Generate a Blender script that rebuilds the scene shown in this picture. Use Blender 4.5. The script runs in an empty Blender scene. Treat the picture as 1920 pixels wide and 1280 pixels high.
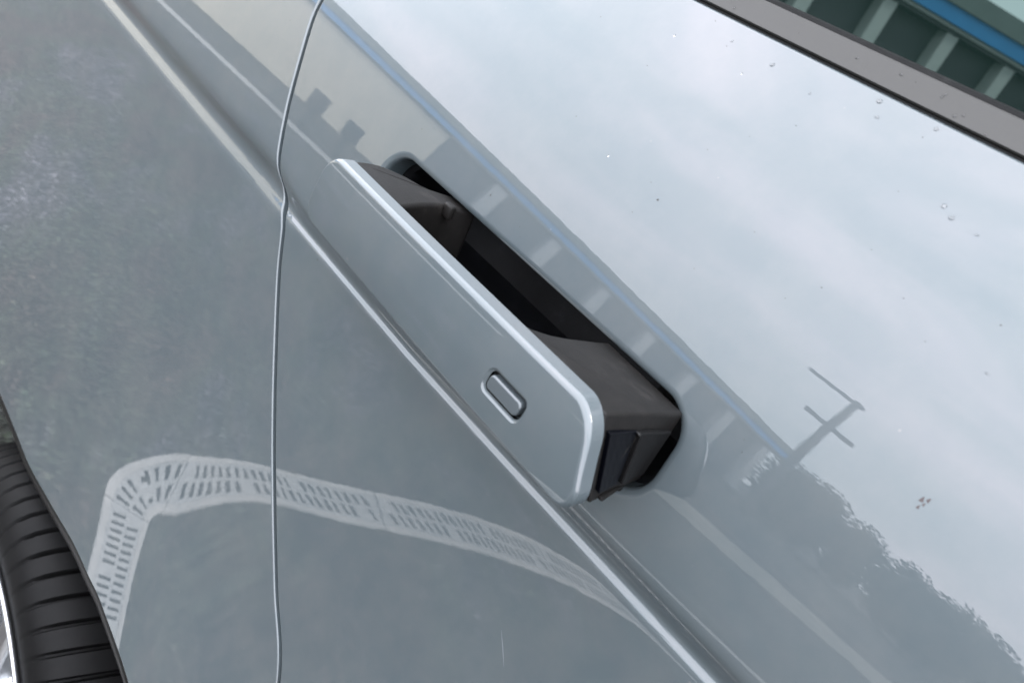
import bpy, bmesh, math, random
import numpy as np
from mathutils import Matrix, Vector, Euler
from mathutils.geometry import delaunay_2d_cdt

random.seed(7)
rng = np.random.default_rng(7)
scene = bpy.context.scene
COL = scene.collection

# ------------------------------------------------------------------ camera
CAM = Vector((0.0, -0.2613, 1.12))
def camera_axes(f=1387.0):
    # car's length direction and door plane as seen in the photograph -> camera orientation
    vl = np.array([-592.0, -937.0]) - [960, 640]
    pp = np.array([-600.0, 1280.0]) - [960, 640]
    d = pp - vl; d /= np.hypot(*d)
    s = (-f * f - vl @ vl) / (vl @ d)
    v2 = vl + s * d
    L = np.array([*vl, f]); L /= np.linalg.norm(L)
    V = np.array([*v2, f]); V /= np.linalg.norm(V)
    X = -L; Z = -V; Y = np.cross(Z, X)
    return np.array([X, Y, Z])
RC = camera_axes()
cam_data = bpy.data.cameras.new('camera')
cam = bpy.data.objects.new('camera', cam_data); COL.objects.link(cam)
M = Matrix.Identity(4)
for i in range(3):
    M[i][0] = RC[i, 0]; M[i][1] = -RC[i, 1]; M[i][2] = -RC[i, 2]; M[i][3] = CAM[i]
cam.matrix_world = M
cam_data.sensor_width = 36.0
cam_data.lens = 1387.0 / 1920 * 36
cam_data.clip_start = 0.01; cam_data.clip_end = 2000
cam_data.dof.use_dof = True
cam_data.dof.focus_distance = 0.40
cam_data.dof.aperture_fstop = 13
scene.camera = cam

# ------------------------------------------------------------------ sky, sun, exposure
SUN_EL, SUN_ROT = math.radians(58), math.radians(55)
world = bpy.data.worlds.new('World'); scene.world = world
world.use_nodes = True
nt = world.node_tree; nt.nodes.clear()
def N(tree, typ, **kw):
    n = tree.nodes.new(typ)
    for k, v in kw.items():
        if k in n.inputs: n.inputs[k].default_value = v
        else: setattr(n, k, v)
    return n
wo = N(nt, 'ShaderNodeOutputWorld'); bg = N(nt, 'ShaderNodeBackground', Strength=0.10)
sky = N(nt, 'ShaderNodeTexSky', sky_type='NISHITA', sun_disc=False)
sky.sun_elevation = SUN_EL; sky.sun_rotation = SUN_ROT
tc = N(nt, 'ShaderNodeTexCoord')
mp = N(nt, 'ShaderNodeMapping'); mp.inputs['Scale'].default_value = (1.0, 1.0, 2.2)
nz = N(nt, 'ShaderNodeTexNoise', Scale=1.7, Detail=5.0, Roughness=0.55, Distortion=0.6)
rp = N(nt, 'ShaderNodeValToRGB')
cr = rp.color_ramp
cr.elements[0].position = 0.34; cr.elements[0].color = (6.9, 7.65, 8.35, 1)
cr.elements[1].position = 0.66; cr.elements[1].color = (11.2, 10.6, 11.5, 1)
e = cr.elements.new(0.5); e.color = (8.5, 8.8, 9.5, 1)
mx = N(nt, 'ShaderNodeMix', data_type='RGBA'); mx.inputs[0].default_value = 0.9
nt.links.new(tc.outputs['Generated'], mp.inputs[0]); nt.links.new(mp.outputs[0], nz.inputs['Vector'])
nt.links.new(nz.outputs[0], rp.inputs[0])
nt.links.new(sky.outputs[0], mx.inputs[6]); nt.links.new(rp.outputs[0], mx.inputs[7])
# overcast sky: brighter overhead than at the horizon
sxyz = N(nt, 'ShaderNodeSeparateXYZ'); mr = N(nt, 'ShaderNodeMapRange'); mr.inputs['From Min'].default_value = 0.0; mr.inputs['From Max'].default_value = 1.0
mr.inputs['To Min'].default_value = 0.84; mr.inputs['To Max'].default_value = 1.2
vm = N(nt, 'ShaderNodeVectorMath', operation='SCALE')
nt.links.new(tc.outputs['Generated'], sxyz.inputs[0]); nt.links.new(sxyz.outputs[2], mr.inputs[0])
nt.links.new(mx.outputs[2], vm.inputs[0]); nt.links.new(mr.outputs[0], vm.inputs['Scale'])
nt.links.new(vm.outputs[0], bg.inputs[0]); nt.links.new(bg.outputs[0], wo.inputs[0])

sun_d = bpy.data.lights.new('sun', 'SUN'); sun_d.energy = 0.5; sun_d.angle = math.radians(18)
sun_d.color = (1.0, 0.96, 0.9)
sun = bpy.data.objects.new('sun', sun_d); COL.objects.link(sun)
az = SUN_ROT
sdir = Vector((math.sin(az) * math.cos(SUN_EL), math.cos(az) * math.cos(SUN_EL), math.sin(SUN_EL)))
sun.rotation_euler = sdir.to_track_quat('Z', 'Y').to_euler()
scene.view_settings.view_transform = 'Standard'; scene.view_settings.look = 'None'
scene.view_settings.exposure = 2.62; scene.view_settings.gamma = 1.0
try:
    scene.cycles.use_denoising = True
    scene.cycles.max_bounces = 8
except Exception: pass

# ------------------------------------------------------------------ materials
def material(name, base, rough=0.5, metal=0.0, coat=0.0, coat_rough=0.02, spec=0.5, ior=1.5):
    m = bpy.data.materials.new(name); m.use_nodes = True
    b = m.node_tree.nodes['Principled BSDF']
    b.inputs['Base Color'].default_value = (*base, 1)
    b.inputs['Roughness'].default_value = rough; b.inputs['Metallic'].default_value = metal
    b.inputs['Coat Weight'].default_value = coat; b.inputs['Coat Roughness'].default_value = coat_rough
    b.inputs['Specular IOR Level'].default_value = spec; b.inputs['IOR'].default_value = ior
    return m, m.node_tree, b

def noise(t, scale, detail=3.0, rough=0.5, coord='Object', stretch=None, dist=0.0):
    c = N(t, 'ShaderNodeTexCoord'); n = N(t, 'ShaderNodeTexNoise', Scale=scale, Detail=detail, Roughness=rough, Distortion=dist)
    if stretch:
        mm = N(t, 'ShaderNodeMapping'); mm.inputs['Scale'].default_value = stretch
        t.links.new(c.outputs[coord], mm.inputs[0]); t.links.new(mm.outputs[0], n.inputs['Vector'])
    else: t.links.new(c.outputs[coord], n.inputs['Vector'])
    return n
def ramp(t, src, stops):
    r = N(t, 'ShaderNodeValToRGB'); e = r.color_ramp.elements
    e[0].position, e[0].color = stops[0][0], (*stops[0][1], 1)
    e[1].position, e[1].color = stops[-1][0], (*stops[-1][1], 1)
    for p, c in stops[1:-1]:
        k = e.new(p); k.color = (*c, 1)
    t.links.new(src, r.inputs[0]); return r
def bump(t, src, strength, distance):
    b = N(t, 'ShaderNodeBump', Strength=strength, Distance=distance)
    t.links.new(src, b.inputs['Height']); return b

def car_paint(name, seed=0.0):
    m, t, b = material(name, (0.054, 0.0645, 0.0725), 0.42, 0.1, 1.0, 0.012, 0.35)
    b.inputs['Coat IOR'].default_value = 1.6
    # dust film: small variation of the lacquer's gloss, and orange peel in its surface
    d = noise(t, 55, 6, 0.7); dr = ramp(t, d.outputs[0], [(0.45, (0.004,) * 3), (0.8, (0.018,) * 3)])
    t.links.new(dr.outputs[0], b.inputs['Coat Roughness'])
    o = noise(t, 130, 2, 0.45); bo = bump(t, o.outputs[0], 1.0, 0.000008)
    o2 = noise(t, 28, 2, 0.5); bo2 = bump(t, o2.outputs[0], 1.0, 0.000012)
    t.links.new(bo2.outputs[0], bo.inputs['Normal'])
    t.links.new(bo.outputs[0], b.inputs['Coat Normal'])
    dd = noise(t, 21, 5, 0.65)
    cr = ramp(t, dd.outputs[0], [(0.4, (0.0575, 0.0740, 0.0815)), (0.75, (0.064, 0.0790, 0.0845))])
    vs = N(t, 'ShaderNodeTexVoronoi', Scale=85.0); vc = N(t, 'ShaderNodeTexCoord'); t.links.new(vc.outputs['Object'], vs.inputs['Vector'])
    sel = ramp(t, vs.outputs['Color'], [(0.80, (0,) * 3), (0.82, (1,) * 3)]); rad = ramp(t, vs.outputs['Distance'], [(0.035, (1,) * 3), (0.06, (0,) * 3)])
    mul = N(t, 'ShaderNodeMath', operation='MULTIPLY'); t.links.new(sel.outputs[0], mul.inputs[0]); t.links.new(rad.outputs[0], mul.inputs[1])
    dm = N(t, 'ShaderNodeMix', data_type='RGBA'); dm.inputs[7].default_value = (.02, .019, .017, 1); t.links.new(mul.outputs[0], dm.inputs[0]); t.links.new(cr.outputs[0], dm.inputs[6])
    t.links.new(dm.outputs[2], b.inputs['Base Color'])
    # dust: faint cloudy film and scattered pale grains
    df = noise(t, 14, 7, 0.72); dfr = ramp(t, df.outputs[0], [(0.42, (0,) * 3), (0.78, (.22,) * 3)])
    vd = N(t, 'ShaderNodeTexVoronoi', Scale=160.0); t.links.new(vc.outputs['Object'], vd.inputs['Vector'])
    s2 = ramp(t, vd.outputs['Color'], [(0.86, (0,) * 3), (0.90, (1,) * 3)]); r2_ = ramp(t, vd.outputs['Distance'], [(0.05, (.55,) * 3), (0.13, (0,) * 3)])
    mu2 = N(t, 'ShaderNodeMath', operation='MULTIPLY'); t.links.new(s2.outputs[0], mu2.inputs[0]); t.links.new(r2_.outputs[0], mu2.inputs[1])
    mxx = N(t, 'ShaderNodeMath', operation='MAXIMUM'); t.links.new(dfr.outputs[0], mxx.inputs[0]); t.links.new(mu2.outputs[0], mxx.inputs[1])
    du_ = N(t, 'ShaderNodeMix', data_type='RGBA'); du_.inputs[7].default_value = (.15, .145, .135, 1)
    t.links.new(mxx.outputs[0], du_.inputs[0]); t.links.new(dm.outputs[2], du_.inputs[6]); t.links.new(du_.outputs[2], b.inputs['Base Color'])
    inv = N(t, 'ShaderNodeMath', operation='SUBTRACT'); inv.inputs[0].default_value = 1.0; t.links.new(mul.outputs[0], inv.inputs[1]); t.links.new(inv.outputs[0], b.inputs['Coat Weight'])
    return m
PAINT = car_paint('slate_car_paint')

def black_plastic(name, base=(0.0064, 0.0058, 0.0053), rough=0.5, grain=900, st=0.00006):
    m, t, b = material(name, base, rough, spec=0.2)
    g = noise(t, grain, 2, 0.6); bb = bump(t, g.outputs[0], 1.0, st * 1.5)
    t.links.new(bb.outputs[0], b.inputs['Normal'])
    d = noise(t, 70, 7, 0.7)
    r = ramp(t, d.outputs[0], [(0.36, tuple(c * .8 for c in base)), (0.58, tuple(c * 1.3 for c in base)), (0.72, tuple(c * 3.2 for c in base))])
    t.links.new(r.outputs[0], b.inputs['Base Color'])
    return m
PLASTIC = black_plastic('grained_black_plastic')
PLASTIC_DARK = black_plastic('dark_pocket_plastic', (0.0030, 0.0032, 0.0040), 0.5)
NAVY = material('navy_black_plastic', (0.0011, 0.0014, 0.0026), 0.4, spec=.1)[0]
STRAP = black_plastic('dark_strap_plastic', (0.0024, 0.0024, 0.0025), 0.6)
RUBBER = black_plastic('black_rubber', (0.006, 0.006, 0.006), 0.6)
def trim_mat():
    m, t, b = material('grey_trim', (0.034, 0.0335, 0.032), 0.45, spec=0.4)
    n = noise(t, 160, 5, 0.7); r = ramp(t, n.outputs[0], [(0.35, (0.0355, 0.0345, 0.0315)), (0.7, (0.043, 0.042, 0.0385))])
    t.links.new(r.outputs[0], b.inputs['Base Color'])
    r2 = ramp(t, n.outputs[0], [(0.3, (0.42,) * 3), (0.7, (0.55,) * 3)]); t.links.new(r2.outputs[0], b.inputs['Roughness'])
    return m
TRIM = trim_mat()
_g = material('tinted_glass', (0.005, 0.011, 0.009), 0.0, spec=0.5, ior=1.95); GLASS = _g[0]; _g[2].inputs['Specular Tint'].default_value = (.78, 1.0, .93, 1)
BUTTON = material('satin_grey_button', (0.058, 0.070, 0.076), 0.35, 0.15, 0.8, 0.05)[0]
SEAL = material('black_seal', (0.002, 0.002, 0.002), 0.5)[0]
GLOSS_BLACK = material('gloss_black_trim', (0.003, 0.003, 0.003), 0.3, spec=.3)[0]
def tyre_mat():
    m, t, b = material('tyre_rubber', (0.003, 0.003, 0.003), 0.6, spec=.15)
    n = noise(t, 60, 6, 0.7); r = ramp(t, n.outputs[0], [(0.35, (0.0011, 0.0011, 0.0012)), (0.75, (0.0036, 0.0034, 0.0033))])
    t.links.new(r.outputs[0], b.inputs['Base Color']); return m
TYRE = tyre_mat()
ALLOY = material('silver_alloy', (0.55, 0.56, 0.57), 0.28, 1.0)[0]

def water_mat():
    m, t, b = material('clear_water', (1, 1, 1), 0.0, ior=1.33)
    b.inputs['Transmission Weight'].default_value = 1.0
    return m
WATER = water_mat()
def ground_mat():
    m, t, b = material('gritty_asphalt', (0.09, 0.09, 0.09), 0.85)
    gc = N(t, 'ShaderNodeTexCoord'); gm_ = N(t, 'ShaderNodeMapping', vector_type='TEXTURE'); gm_.inputs['Rotation'].default_value = (0, 0, math.radians(212)); gm_.inputs['Scale'].default_value = (3.6, 1.0, 1.0)
    big = N(t, 'ShaderNodeTexNoise', Scale=3.2, Detail=6.0, Roughness=0.6); t.links.new(gc.outputs['Object'], gm_.inputs[0]); t.links.new(gm_.outputs[0], big.inputs['Vector'])
    r = ramp(t, big.outputs[0], [(0.30, (0.012, 0.008, 0.006)), (0.43, (0.030, 0.021, 0.019)), (0.52, (0.022, 0.029, 0.019)), (0.60, (0.045, 0.042, 0.049)), (0.74, (0.064, 0.062, 0.068))])
    v = N(t, 'ShaderNodeTexVoronoi', Scale=70.0); c = N(t, 'ShaderNodeTexCoord'); t.links.new(c.outputs['Object'], v.inputs['Vector'])
    vr = ramp(t, v.outputs['Color'], [(0.35, (0.30,) * 3), (0.75, (1.2,) * 3), (0.9, (2.0,) * 3), (0.96, (3.4, 3.4, 3.3))])
    mxn = N(t, 'ShaderNodeMix', data_type='RGBA', blend_type='MULTIPLY'); mxn.inputs[0].default_value = 1
    t.links.new(r.outputs[0], mxn.inputs[6]); t.links.new(vr.outputs[0], mxn.inputs[7])
    fine = noise(t, 320, 3, 0.7); fr = ramp(t, fine.outputs[0], [(0.3, (0.4,) * 3), (0.7, (1.7,) * 3)])
    m2 = N(t, 'ShaderNodeMix', data_type='RGBA', blend_type='MULTIPLY'); m2.inputs[0].default_value = 1
    t.links.new(mxn.outputs[2], m2.inputs[6]); t.links.new(fr.outputs[0], m2.inputs[7])
    t.links.new(m2.outputs[2], b.inputs['Base Color'])
    v3 = N(t, 'ShaderNodeTexVoronoi', Scale=13.0); t.links.new(c.outputs['Object'], v3.inputs['Vector'])
    ch = ramp(t, v3.outputs['Distance'], [(0.05, (1,) * 3), (0.10, (0,) * 3)])
    m3 = N(t, 'ShaderNodeMix', data_type='RGBA'); m3.inputs[7].default_value = (.30, .30, .29, 1)
    t.links.new(ch.outputs[0], m3.inputs[0]); t.links.new(m2.outputs[2], m3.inputs[6]); t.links.new(m2.outputs[2], b.inputs['Base Color'])
    bb = bump(t, v.outputs['Distance'], 0.7, 0.006); t.links.new(bb.outputs[0], b.inputs['Normal'])
    return m
GROUND = ground_mat()
def mottled(name, base, scale=6, amp=0.2, rough=0.8):
    m, t, b = material(name, base, rough)
    n = noise(t, scale, 6, 0.65)
    r = ramp(t, n.outputs[0], [(0.3, tuple(c * (1 - amp) for c in base)), (0.7, tuple(c * (1 + amp) for c in base))])
    t.links.new(r.outputs[0], b.inputs['Base Color']); return m
CONCRETE = mottled('pale_concrete', (0.40, 0.39, 0.37), 9, 0.22)
GRATE_M = mottled('galvanised_grate', (0.34, 0.34, 0.33), 40, 0.2, 0.6)
PIT_SHADE = material('drain_pit_shade', (0.012, 0.012, 0.012), 0.9)[0]  # shade of the hollow below the grates, put into the colour
CREAM = mottled('cream_render', (0.66, 0.61, 0.50), 0.6, 0.06)
BLUE = mottled('blue_fascia', (0.035, 0.26, 0.60), 1.5, 0.06, 0.5)
ROOF_EDGE = mottled('grey_green_roof_edge', (0.16, 0.19, 0.19), 1.5, 0.1, 0.6)
SHUTTER = mottled('dark_grey_shutter', (0.075, 0.072, 0.085), 1.2, 0.15, 0.6)
PILLAR_M = mottled('pale_pillar', (0.52, 0.53, 0.53), 1.2, 0.08)
PAVE = mottled('pale_paving', (0.30, 0.30, 0.29), 1.0, 0.2)
LINE_Y = mottled('worn_yellowish_paint', (0.17, 0.168, 0.145), 3.0, 0.25)
FAR_DARK = mottled('dark_bollard_metal', (0.02, 0.025, 0.03), 8, 0.2, 0.5)
LEAF = mottled('leaf_green', (0.05, 0.062, 0.055), 0.8, 0.5)
BARK = mottled('bark_brown', (0.06, 0.05, 0.04), 8, 0.3)
SIDEWALK = PAVE

# ------------------------------------------------------------------ object helpers
def link(name, mesh, mat=None, parent=None):
    o = bpy.data.objects.new(name, mesh); COL.objects.link(o)
    if mat:
        for mm in (mat if isinstance(mat, (list, tuple)) else [mat]): mesh.materials.append(mm)
    if parent: o.parent = parent
    return o
def thing(name, label, cat, loc=(0, 0, 0), group=None):
    o = bpy.data.objects.new(name, None); COL.objects.link(o); o.location = loc
    o.empty_display_size = 0.05
    o['label'] = label; o['category'] = cat
    if group: o['group'] = group
    return o
def tag(o, label, cat, group=None):
    o['label'] = label; o['category'] = cat
    if group: o['group'] = group
    return o
def from_py(name, v, f, smooth=False):
    me = bpy.data.meshes.new(name); me.from_pydata([tuple(map(float, p)) for p in v], [], f); me.update()
    if smooth: me.polygons.foreach_set('use_smooth', [True] * len(me.polygons))
    return me
def box_mesh(name, lo, hi, bevel=0.0, seg=2):
    bm = bmesh.new()
    bmesh.ops.create_cube(bm, size=1.0)
    lo, hi = Vector(lo), Vector(hi)
    for v in bm.verts: v.co = Vector([lo[i] + (v.co[i] + 0.5) * (hi[i] - lo[i]) for i in range(3)])
    if bevel: bmesh.ops.bevel(bm, geom=bm.edges[:], offset=bevel, segments=seg, affect='EDGES', profile=0.5)
    me = bpy.data.meshes.new(name); bm.to_mesh(me); bm.free(); return me
def lathe(name, prof, n=48, axis='y', closed=False, smooth=True):
    v, f = [], []
    for (r, h) in prof:
        for k in range(n):
            a = 2 * math.pi * k / n
            v.append((r * math.cos(a), h, r * math.sin(a)) if axis == 'y' else (r * math.cos(a), r * math.sin(a), h))
    for i in range(len(prof) - 1):
        for k in range(n):
            q = (i * n + k, i * n + (k + 1) % n, (i + 1) * n + (k + 1) % n, (i + 1) * n + k)
            f.append(q if axis == 'y' else q)
    return from_py(name, v, f, smooth)

def smoothstep(a, b, t):
    t = np.clip((t - a) / (b - a), 0, 1); return t * t * (3 - 2 * t)

# ------------------------------------------------------------------ the car's side as a surface y = side(x, z)
ZZ = np.linspace(0.2, 1.25, 2101)
TH = [-.95, -.6, -.35, -.2, -.175, -.14, -.11, -.085, -.05, 0, .05]
TV = [-1.5, .5, 2.5, 3.9, 6.8, 10.1, 11.7, 14.2, 20, 28, 33]
_t = np.interp(ZZ - 1.12, TH, TV)
_k = np.exp(-0.5 * (np.arange(-40, 41) * 0.0005 / 0.006) ** 2); _k /= _k.sum()
_t = np.convolve(np.pad(_t, 40, 'edge'), _k, 'valid')
_tan = np.tan(np.radians(_t))
YY = np.concatenate([[0], np.cumsum((_tan[1:] + _tan[:-1]) / 2 * np.diff(ZZ))]); YY -= np.interp(.935, ZZ, YY)
# shallow press form of the lower doors: control heights (mm) on a 0.11 x 0.10 m net, cubic B-spline
NET = np.array([[-14.37, -12.14, -9.67, -6.87, -3.99, -1.52, 0.0, 0.0], [-18.39, -15.1, -11.71, -8.07, -4.55, -1.7, 0.0, 0.0], [-22.63, -17.88, -13.39, -9.05, -5.03, -1.85, 0.0, 0.0], [-27.36, -20.6, -14.65, -9.63, -5.39, -1.91, 0.0, 0.0], [-32.54, -24.61, -16.03, -9.62, -5.19, -1.75, 0.0, 0.0], [-37.31, -29.78, -21.8, -13.18, -5.68, -2.2, 0.0, 0.0], [-41.36, -35.22, -30.35, -21.1, -8.79, -5.25, 0.0, 0.0], [-44.78, -37.85, -29.81, -17.02, -0.95, -2.04, 0.0, 0.0], [-46.3, -37.51, -27.64, -16.42, -6.02, 2.35, 0.0, 0.0], [-45.73, -36.06, -26.23, -16.86, -8.7, -1.17, 0.0, 0.0], [-43.85, -34.47, -25.41, -17.13, -9.93, -4.06, 0.0, 0.0], [-41.5, -32.95, -24.8, -17.32, -10.54, -4.54, 0.0, 0.0]]) * .001
def b3(u):
    u = np.abs(u); return np.where(u < 1, (4 - 6 * u ** 2 + 3 * u ** 3) / 6, np.where(u < 2, (2 - u) ** 3 / 6, 0))
def smooth_line(pts, step=0.003):
    p = np.array(pts, float)
    d = np.concatenate([[0], np.cumsum(np.hypot(*np.diff(p, axis=0).T))])
    out = []
    for i in range(len(p) - 1):                     # Catmull-Rom
        p0 = p[max(i - 1, 0)]; p1 = p[i]; p2 = p[i + 1]; p3 = p[min(i + 2, len(p) - 1)]
        k = max(1, int((d[i + 1] - d[i]) / step))
        for j in range(k):
            t = j / k
            out.append(.5 * ((2 * p1) + (-p0 + p2) * t + (2 * p0 - 5 * p1 + 4 * p2 - p3) * t * t + (-p0 + 3 * p1 - 3 * p2 + p3) * t ** 3))
    out.append(p[-1]); return np.array(out)
ARCH = smooth_line([(-1.06, .22), (-1.03, .32), (-.97, .40), (-.89, .462), (-.81, .487), (-0.7236, 0.4996), (-0.6535, 0.5066), (-0.6011, 0.5111), (-0.5296, 0.5287), (-0.4658, 0.5472), (-0.4199, 0.5568), (-0.3835, 0.5641), (-0.3105, 0.5649), (-.24, .54), (-.18, .485), (-.145, .40), (-.13, .30), (-.128, .26)], .004)
def side_plain(x, z):
    x = np.asarray(x, float); z = np.asarray(z, float)
    bx = b3((x[:, None] + 1.0 - .11 * np.arange(12)) / .11); bz = b3((z[:, None] - .30 - .10 * np.arange(8)) / .10)
    y = np.interp(z, ZZ, YY) + ((bx @ NET) * bz).sum(1)
    return y
CX = [-1.4, -.776, -.537, -.39, -.2426, -.157, -.0265, .2, 1.2]
CZ = [.930, .9285, .928, .9285, .9285, .9312, .937, .944, .955]
def crease_z(x): return np.interp(x, CX, CZ)
def groove(x, t):
    q = 1 - smoothstep(-.43, -.36, x)               # wider, softer on the rear quarter
    w1 = .0022 + .0034 * q; a1 = .62 - .28 * q
    w2 = .0056 + .0022 * q; c2 = .0084 + .0058 * q; a2 = (a1 * w1 + .0026) / w2
    st = lambda u: 0.886 * (1 + np.tanh(1.2 * u))
    return a1 * w1 * st(t / w1) - a2 * w2 * st((t - c2) / w2)
def side(x, z):
    return side_plain(x, z) + groove(x, z - crease_z(x))

# ------------------------------------------------------------------ pressed panels: outline in (u, v), depth from a function, rolled hems
def dense(poly, step, closed=True):
    out = []
    n = len(poly)
    for i in range(n if closed else n - 1):
        a = np.array(poly[i], float); b = np.array(poly[(i + 1) % n], float)
        k = max(1, int(math.ceil(np.linalg.norm(b - a) / step)))
        for j in range(k): out.append(a + (b - a) * j / k)
    if not closed: out.append(np.array(poly[-1], float))
    return np.array(out)
def rounded_rect(cx, cz, L, H, r, n=8, shear=0.0):
    pts = []
    for (sx, sz, a0) in ((1, -1, -90), (1, 1, 0), (-1, 1, 90), (-1, -1, 180)):
        ox, oz = cx + sx * (L / 2 - r), cz + sz * (H / 2 - r)
        for k in range(n + 1):
            a = math.radians(a0 + 90 * k / n)
            pts.append((ox + r * math.cos(a), oz + r * math.sin(a)))
    return [(x + shear * (z - cz), z) for x, z in pts]      # counter-clockwise
def inside(poly, P):
    x, y = P[:, 0], P[:, 1]; r = np.zeros(len(P), bool)
    a = poly; b = np.roll(poly, -1, 0)
    for (x1, y1), (x2, y2) in zip(a, b):
        c = ((y1 > y) != (y2 > y))
        if y1 != y2: r ^= c & (x < (x2 - x1) * (y - y1) / (y2 - y1) + x1)
    return r
def nearest(segs, P):
    """distance to segments and the segment's inward normal"""
    A = segs[:, 0]; D = segs[:, 1] - A; L2 = (D ** 2).sum(1) + 1e-18
    dist = np.full(len(P), 1e9); nrm = np.zeros((len(P), 2))
    for c in range(0, len(P), 4000):
        Q = P[c:c + 4000]
        t = np.clip(((Q[:, None] - A[None]) * D[None]).sum(2) / L2, 0, 1)
        near = A[None] + t[..., None] * D[None]
        dd = np.hypot(*(Q[:, None] - near).transpose(2, 0, 1)); i = dd.argmin(1)
        dist[c:c + 4000] = dd[np.arange(len(Q)), i]
        n = np.stack([-D[i, 1], D[i, 0]], 1); nrm[c:c + 4000] = n / np.linalg.norm(n, axis=1, keepdims=True)
    return dist, nrm
HEM = (0.0, .05, .15, .3, .48, .7, .92, 1.04)
def panel(name, outline, holes, S, grid, mat, parent, hem_r, hems=None, flange=0.012, xform=None, eps=2e-4, flange_mat=None, clear=.0032):
    """outline: ccw loop of points; holes: ccw loops; hems: list of (loop index, start, stop) stretches that roll inwards"""
    loops = [np.array(outline)] + [np.array(h)[::-1] for h in holes]      # all with the panel on the left
    if hems is None: hems = [(i, None) for i in range(len(loops))]
    segs, rad = [], []
    for (li, mask) in hems:
        L = loops[li]; s = np.stack([L, np.roll(L, -1, 0)], 1)
        if mask is not None: s = s[mask(L)]
        segs.append(s)
    segs = np.concatenate(segs)
    pts, cons = [], []
    for L in loops:
        b = len(pts); pts += [tuple(p) for p in L]; n = len(L)
        cons += [(b + i, b + (i + 1) % n) for i in range(n)]
    extra = []
    for (li, mask) in hems:
        L = loops[li]; prv, nxt = np.roll(L, 1, 0), np.roll(L, -1, 0)
        tg = nxt - prv; tg /= np.linalg.norm(tg, axis=1, keepdims=True); nn = np.stack([-tg[:, 1], tg[:, 0]], 1)
        mk = np.ones(len(L), bool) if mask is None else mask(L)
        for h in [h * hem_r for h in HEM[1:]] + ([hem_r + .0005, hem_r + .0011, hem_r + .0018, hem_r + .0030, hem_r + .0040] if clear > .003 else []): extra.append((L + nn * h)[mk])
    d, _ = nearest(segs, grid)
    dall = nearest(np.concatenate([np.stack([L, np.roll(L, -1, 0)], 1) for L in loops]), grid)[0]
    g = grid[(d > hem_r + clear + (.0012 if clear > .003 else 0)) & (dall > hem_r * .4)]
    g = np.concatenate([g] + extra)
    keep = inside(loops[0], g)
    for h in loops[1:]: keep &= ~inside(h, g)
    g = g[keep]
    allp = [Vector(p) for p in pts] + [Vector(p) for p in g]
    v2, e2, f2, ov, oe, of = delaunay_2d_cdt(allp, cons, [], 0, 1e-7)
    P = np.array([(p.x, p.y) for p in v2]); F = np.array([f for f in f2 if len(f) == 3])
    C = P[F].mean(1); keep = inside(loops[0], C)
    for h in loops[1:]: keep &= ~inside(h, C)
    F = F[keep]
    # depth and normals
    u, v = P[:, 0], P[:, 1]
    y = S(u, v)
    du = (S(u + eps, v) - S(u - eps, v)) / 2 / eps; dv = (S(u, v + eps) - S(u, v - eps)) / 2 / eps
    d, nn = nearest(segs, P)
    dc = np.clip(d, 0.02 * hem_r, hem_r)
    root = np.sqrt(np.maximum(hem_r ** 2 - (hem_r - dc) ** 2, 1e-18))
    y = y + np.where(d < hem_r, hem_r - root, 0)
    sl = np.where(d < hem_r, -(hem_r - dc) / root, 0)
    du = du + sl * nn[:, 0]; dv = dv + sl * nn[:, 1]
    nor = np.stack([du, -np.ones_like(du), dv], 1); nor /= np.linalg.norm(nor, axis=1, keepdims=True)
    V = np.stack([u, y, v], 1)
    a = V[F]; fn = np.cross(a[:, 1] - a[:, 0], a[:, 2] - a[:, 0])
    flip = fn[:, 1] > 0
    F[flip] = F[flip][:, ::-1]
    me = from_py(name, V, F.tolist(), True)
    nfl = len(F)
    me.normals_split_custom_set_from_vertices(nor.tolist())
    if xform is not None: me.transform(xform)
    o = link(name, me, mat, parent)
    # the hem's return, going inwards from every edge loop
    if flange:
        fv, ff = [], []
        for L in loops:
            yy = S(L[:, 0], L[:, 1]) + hem_r * .8
            b = len(fv); n = len(L)
            for p, q in zip(L, yy): fv.append((p[0], q, p[1]))
            for p, q in zip(L, yy): fv.append((p[0], q + flange, p[1]))
            for i in range(n):
                j = (i + 1) % n; ff.append((b + i, b + j, b + n + j, b + n + i))
        fm = from_py(name + '_return', fv, ff, False)
        if xform is not None: fm.transform(xform)
        r = link('hem_return', fm, flange_mat or mat, o)
    return o
def grid_points(x0, x1, z0, z1, st):
    X, Z = np.meshgrid(np.arange(x0, x1, st), np.arange(z0, z1, st))
    Z = Z + (np.arange(X.shape[1]) % 2)[None] * st * .5
    return np.stack([X.ravel(), Z.ravel()], 1)
def crease_points(x0, x1, st):
    xs = np.arange(x0, x1, st); off = np.concatenate([np.arange(-.020, -.009, .0015), np.arange(-.009, -.004, .0008), np.arange(-.004, .006, .0004), np.arange(.006, .024, .0008), np.arange(.024, .04, .0016)])
    return np.concatenate([np.stack([xs + (k % 2) * st * .5, crease_z(xs) + o], 1) for k, o in enumerate(off)]), (off[0], off[-1])
def without_crease(g, lim):
    t = g[:, 1] - crease_z(g[:, 0]); return g[(t < lim[0] - .003) | (t > lim[1] + .003)]

car = thing('car', 'slate grey car, flank seen from close by with its door handle popped out', 'car', (0, 0, -0.07))
CAR_INV = Matrix.Translation((0, 0, 0.07))
def on_car(o):
    """things on the car are modelled in world position; keep them there under the car's own origin"""
    o.parent = car; o.matrix_parent_inverse = CAR_INV; return o

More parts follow.
